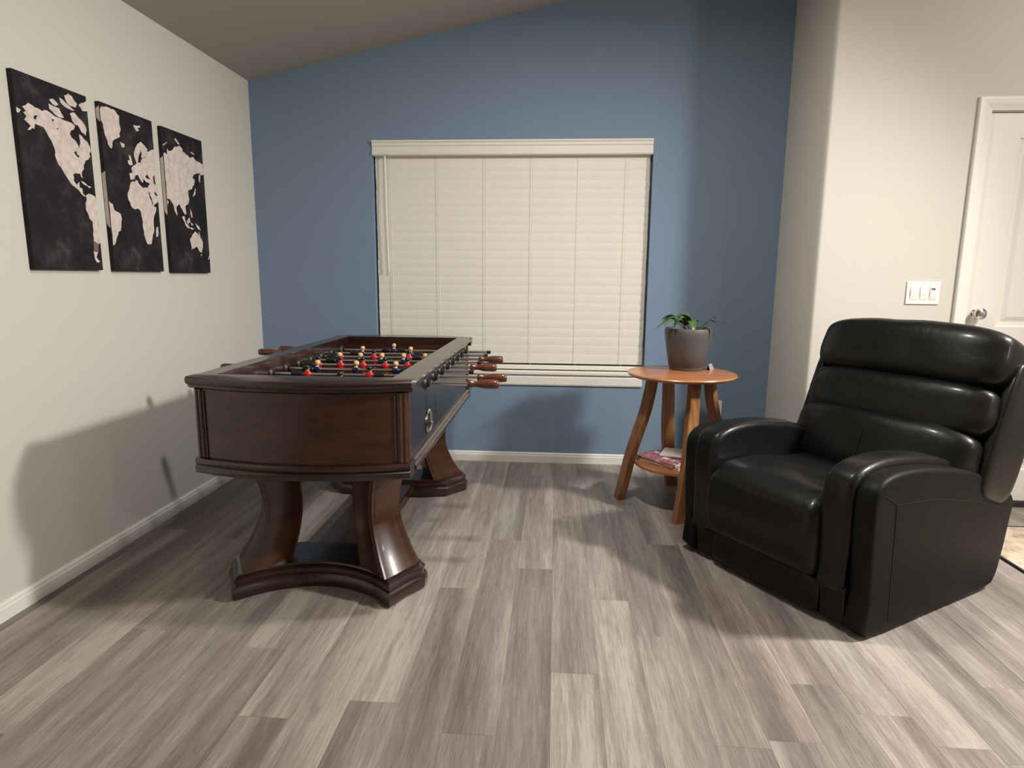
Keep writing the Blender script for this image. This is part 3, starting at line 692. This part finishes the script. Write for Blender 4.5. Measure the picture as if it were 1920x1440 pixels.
# base frame and glides
m = MB(); m.box(.05, .70, .09, CW - .09, .022, .16); m.build('base_frame', M['gap'], RC, bevel=.01)
for x in (.09, .62):
    for y in (.13, CW - .13):
        m = MB(); m.lathe([(.018, 0), (.02, .003), (.02, .022)], 14, (x, y, 0)); m.build('glide', M['black'], RC, smooth=True)
panel = smooth_poly([(.002, .008), (-.022, .14), (-.035, .32), (-.040, .47), (-.022, .535), (.05, .570), (.18, .574), (.35, .554), (.55, .512), (.73, .450), (.84, .392), (.874, .345), (.860, .25), (.836, .12), (.805, .040), (.74, .012), (.40, .008)], 3)
pad = smooth_poly([(-.044, .152), (-.050, .17), (-.053, .28), (-.058, .42), (-.052, .51), (-.02, .565), (.08, .594), (.24, .594), (.42, .570), (.56, .528), (.66, .47), (.64, .30), (.40, .17), (.10, .152)], 3)
for side in (0, 1):
    Y = (lambda y: y) if side == 0 else (lambda y: CW - y)
    a0, a1 = sorted((Y(.0), Y(.078)))
    arm = rounded_slab('armrest', panel, a0, a1, .020, mat=M['vinyl'])
    a0, a1 = sorted((Y(.070), Y(.186)))
    rounded_slab('arm_pad', pad, a0, a1, .028, arm, steps=6, wr=.002)
    # stitched seams of the outer panel
    yo = Y(-.0005)
    sm_ = MB(); sm_.tube([(.105, yo, .045), (.095, yo, .20), (.085, yo, .40), (.080, yo, .468)], .0016, 6); sm_.tube([(.080, yo, .468), (.02, yo, .505), (-.012, Y(.012), .528)], .0016, 6)
    sm_.tube([(.080, yo, .468), (.30, yo, .452), (.52, yo, .41), (.77, yo, .345)], .0010, 6)
    sm_.build('seam', M['leather_seam'], arm, smooth=True)
    a0, a1 = sorted((Y(.078), Y(.182)))
    fp = [(-.012, .022), (-.026, .14), (.05, .17), (.12, .15), (.12, .022)]
    rounded_slab('arm_front', fp, a0, a1, .012)
# seat and footrest front
seat = smooth_poly([(-.035, .150), (-.078, .19), (-.094, .27), (-.092, .34), (-.072, .405), (-.02, .446), (.07, .462), (.20, .456), (.40, .436), (.62, .42), (.62, .30), (.30, .20), (.08, .150)], 4)
rounded_slab('seat_cushion', seat, .172, CW - .172, .050, steps=7, wr=.010)
fpn = MB(); v, f = softbox((.06, .505, .135), 9, 8, lambda p: p + Vector((.0, CW / 2, .086))); fpn.add(v, f); fpn.build('lower_front', LE, RC, smooth=True, angle=80)
# back: shell plus three rolls, leaning back
lean = math.radians(20.5)
BO = Vector((.600, CW / 2 - .035, .41))              # foot of the back
def on_back(p):                                      # p: (forward -x / back +x, y, along the back)
    return Vector((p.x * math.cos(lean) + p.z * math.sin(lean), p.y, -p.x * math.sin(lean) + p.z * math.cos(lean))) + BO
def back_piece(name, size, c, k, seg, fn=None, wr=.005, flare=0):
    C = Vector(c)
    def g(p):
        q = fn(p.copy()) if fn else p.copy()
        q = q + C
        d = p.normalized()
        edge = max(0, abs(p.y) / (size[1] / 2) - .72) / .28     # puckers gather at the ends
        q += d * (nz(q, 8, wr, len(name)) + math.sin(q.z * 60 + q.y * 25) * .0022 * edge)
        return on_back(q)
    v, f = softbox(size, k, seg, g); m = MB(); m.add(v, f); return m.build(name, LE, RC, smooth=True, angle=80)
shell_w = .79
back_piece('back_shell', (.17, shell_w, .575), (.130, 0, .292), 7, 12, wr=.002)
back_piece('headrest', (.23, .775, .250), (.0, 0, .505), 4.2, 18, lambda p: Vector((p.x - .018 * math.cos(p.y * 3), p.y, p.z + .008 * math.cos(p.y * 3.4))))
back_piece('lumbar_cushion', (.20, .765, .235), (.0, 0, .305), 4., 18, lambda p: Vector((p.x - .022 * math.cos(p.y * 3), p.y, p.z - .012 * math.cos(p.y * 3.6))))
back_piece('lower_back_cushion', (.21, .75, .29), (-.012, 0, .10), 4., 18, lambda p: Vector((p.x - .032 * math.cos(p.y * 3.4), p.y, p.z - .012 * math.cos(p.y * 3.6))))
sm_ = MB(); sm_.tube([on_back(Vector((-.150, .015, z))) for z in (.02, .08, .14, .19)], .0014, 6); sm_.build('seam', M['leather_seam'], RC, smooth=True)
for sg in (1, -1):                                   # wings closing the back at each side
    v, f = softbox((.25, .05, .53), 5, 8, lambda p: on_back(p + Vector((.095, sg * (shell_w / 2 - .01), .27)))); m = MB(); m.add(v, f); m.build('back_wing', LE, RC, smooth=True, angle=80)

# ------------------------------------------------------------------ side table of barrel staves
SX, SY, STZ = .665, 3.305, .713
ST = tag(empty('side_table', (SX, SY, 0)), 'round orange oak side table on four curved stave legs', 'side table')
m = MB(); m.lathe([(.05, STZ - .022), (.262, STZ - .022), (.274, STZ - .016), (.280, STZ - .008), (.276, STZ - .002), (.266, STZ), (.05, STZ)], 64)
m.build('table_top', M['tabletop'], ST, smooth=True, angle=30)
shelf = MB(); shelf.lathe([(.03, .212), (.222, .212), (.228, .216), (.228, .228), (.222, .232), (.03, .232)], 48); shelf.build('shelf', M['tabletop'], ST, smooth=True, angle=30)
for k in range(4):
    a = math.radians(173.5 + 90 * k); R_ = Vector((math.cos(a), math.sin(a), 0)); T_ = Vector((-math.sin(a), math.cos(a), 0))
    key = smooth_poly([(.297, 0), (.272, .13), (.246, .27), (.212, .40), (.180, .53), (.156, .692)], 5, False)
    m = MB(); rings = []
    for r_, z in key:
        az = a + .36 * z / .7; R_ = Vector((math.cos(az), math.sin(az), 0)); T_ = Vector((-math.sin(az), math.cos(az), 0))
        wd = .031 + .003 * math.cos((z - .35) * 4); th_ = .016 + .006 * (1 - z / .7)
        tw = .35; Rr = R_ * math.cos(tw) + T_ * math.sin(tw); Tt = T_ * math.cos(tw) - R_ * math.sin(tw)
        rings.append([R_ * (r_ - .0) + Vector((0, 0, z)) + Rr * p * th_ + Tt * q * wd for p, q in ((1, .9), (1, -.9), (.8, -1), (-.8, -1), (-1, -.9), (-1, .9), (-.8, 1), (.8, 1))])
    m.loft(rings); m.build('leg', M['stave'], ST, smooth=True, angle=30)

# magazines on the shelf
def magazine(label, mat, c, rz, w_, h_, t, bend):
    o = tag(empty('magazine', c, rz), label, 'magazine', 'magazines on the table shelf')
    def sheet(z0, z1, g=0, n=10):
        m = MB(); rings = []
        for i in range(n + 1):
            u = i / n; x = -w_ / 2 + g + (w_ - 2 * g) * u; dz = bend * (math.sin(u * PI) * .6 + .0)
            rings.append([(x, -h_ / 2 + g, z0 + dz), (x, h_ / 2 - g, z0 + dz), (x, h_ / 2 - g, z1 + dz), (x, -h_ / 2 + g, z1 + dz)])
        m.loft(rings); return m
    sheet(.0006, t - .0006, .002).build('pages', M['paper'], o)
    sheet(t - .0006, t).build('front_cover', mat, o); sheet(0, .0006).build('back_cover', mat, o)
    return o
magazine('glossy rust and pink magazine at the bottom of the shelf stack', M['cover_b'], (SX - .05, SY - .02, .2322), math.radians(-48), .27, .20, .010, .004)
magazine('red and purple cover magazine on top of the rust one', M['cover_a'], (SX - .058, SY - .012, .2424 + .0026), math.radians(-52), .26, .195, .008, .005)
magazine('cream magazine lying at the back of the table shelf', M['cover_c'], (SX + .035, SY + .03, .2532 + .0045), math.radians(-20), .22, .17, .007, .003)

# potted plant
PT = tag(empty('potted_plant', (.713, 3.425, STZ)), 'grey tapered pot with a small drooping leafy plant on the side table', 'plant')
m = MB(); m.lathe([(.02, .001), (.088, .001), (.0905, .004), (.0915, .018), (.095, .020), (.110, .10), (.1205, .165), (.1235, .195), (.1225, .215), (.119, .222), (.115, .222), (.113, .205), (.112, .19)], 48); m.build('pot', M['pot'], PT, smooth=True, angle=50)
m = MB(); m.lathe([(.01, .198), (.06, .2), (.112, .197), (.112, .19), (.01, .19)], 32); m.build('soil', M['soil'], PT, smooth=True)
def leaf(path, width, mat, fold=.35):
    """leaf blade along a 3D path with a folded midrib"""
    P = [Vector(p) for p in smooth_poly(path, 4, False)]; n = len(P); m = MB(); rings = []
    for i, p in enumerate(P):
        d = (P[min(i + 1, n - 1)] - P[max(i - 1, 0)]).normalized(); s_ = d.cross(Vector((0, 0, 1)))
        s_ = s_.normalized() if s_.length > .05 else Vector((0, 1, 0)); u = s_.cross(d).normalized()
        t = i / (n - 1); wv = width * max(.04, math.sin(PI * min(1, t ** .75 * .97 + .03)) ** .8)
        rings.append([p - s_ * wv + u * wv * fold, p - u * .0004, p + s_ * wv + u * wv * fold, p + u * .0012])
    m.loft(rings); return m.build('leaf', mat, PT, smooth=True, angle=60)
def stem(path, r=.0022):
    m = MB(); m.tube(smooth_poly(path, 4, False), r, 6); m.build('stem', M['leaf_pale'], PT, smooth=True)
A0 = (-.015, -.03, .20)
stem([A0, (-.03, -.04, .235), (-.055, -.045, .262)]); stem([A0, (-.035, -.05, .228), (-.075, -.05, .255)]); stem([(0, -.02, .2), (-.012, -.05, .235), (-.03, -.06, .258)])
leaf([(-.055, -.045, .262), (-.095, -.05, .272), (-.135, -.055, .255), (-.185, -.06, .215)], 0.0234, M['leaf'])
leaf([(-.06, -.03, .262), (-.085, -.02, .285), (-.115, -.01, .282), (-.145, 0, .262)], 0.0260, M['leaf_pale'])
leaf([(-.03, -.06, .258), (-.05, -.08, .276), (-.075, -.10, .270), (-.098, -.115, .232)], 0.0247, M['leaf'])
leaf([(-.012, -.05, .245), (-.03, -.06, .280), (-.058, -.065, .290), (-.085, -.07, .272)], 0.0273, M['leaf'])
leaf([(-.02, -.03, .235), (.0, -.05, .265), (.006, -.075, .245), (.010, -.10, .212)], 0.0221, M['leaf'])
leaf([(-.04, -.04, .245), (-.02, .0, .285), (-.03, .03, .292), (-.05, .05, .28)], 0.0221, M['leaf_pale'])
leaf([(-.03, -.05, .24), (-.02, -.085, .262), (-.005, -.105, .238), (.0, -.115, .215)], 0.0169, M['leaf'])
leaf([(-.05, -.05, .25), (-.09, -.08, .268), (-.12, -.10, .258), (-.15, -.115, .235)], .0200, M['leaf_pale'])
leaf([(-.045, -.03, .25), (-.07, .01, .280), (-.10, .035, .275), (-.13, .05, .25)], .0200, M['leaf'])
B0 = (.045, -.02, .20)
stem([B0, (.046, -.03, .235), (.047, -.03, .272)]); stem([B0, (.06, -.03, .225), (.085, -.03, .245)]); stem([(.06, -.01, .2), (.085, -.02, .24), (.10, -.02, .268)])
leaf([(.046, -.03, .258), (.03, -.035, .262), (.012, -.04, .262), (-.002, -.045, .256)], 0.0111, M['leaf'])
leaf([(.047, -.03, .262), (.049, -.03, .276), (.050, -.03, .288), (.052, -.03, .298)], 0.0078, M['leaf_pale'])
leaf([(.062, -.03, .228), (.075, -.03, .243), (.092, -.03, .256), (.102, -.03, .262)], 0.0117, M['leaf'])
leaf([(.10, -.02, .268), (.118, -.022, .262), (.132, -.025, .252), (.150, -.03, .236)], 0.0143, M['leaf'])
leaf([(.095, -.02, .266), (.112, -.02, .282), (.128, -.02, .280), (.14, -.02, .270)], 0.0091, M['leaf_pale'])
leaf([(.07, -.04, .225), (.085, -.07, .228), (.10, -.085, .215), (.118, -.09, .180)], 0.0104, M['leaf'])
leaf([(.165, -.03, .262), (.172, -.03, .262), (.178, -.03, .256), (.182, -.03, .248)], 0.0065, M['leaf_pale'])
stem([(.10, -.02, .268), (.135, -.025, .272), (.165, -.03, .262)], .0012)
# pale folded sheet standing in for an unidentified item behind the pot
CD = tag(empty('pale_item', (.848, 3.415, STZ), math.radians(60)), 'small pale grey item behind the plant pot', 'card')
m = MB(); m.add([(-.035, 0, 0), (.035, 0, 0), (.03, .012, .030), (-.03, .012, .030), (-.035, .024, 0), (.035, .024, 0)], [(0, 1, 2, 3), (3, 2, 5, 4)])
cdo = m.build('item_sheet', M['pot_item'], CD); sd = cdo.modifiers.new('solid', 'SOLIDIFY'); sd.thickness = .0008

# rug beyond the recliner
RG = tag(empty('area_rug', (1.968, 1.55, 0)), 'beige patterned area rug at the right behind the recliner', 'rug')
m = MB(); m.box(0, 2.1, 0, 1.535, .0005, .008); m.build('rug_pile', M['rug'], RG, bevel=.003)
m = MB()
for a, b, c_, d in ((-.006, .004, -.006, 1.541), (2.096, 2.106, -.006, 1.541), (.004, 2.096, -.006, .004), (.004, 2.096, 1.531, 1.541)): m.box(a, b, c_, d, .0005, .0095)
m.build('rug_binding', M['gap'], RG)
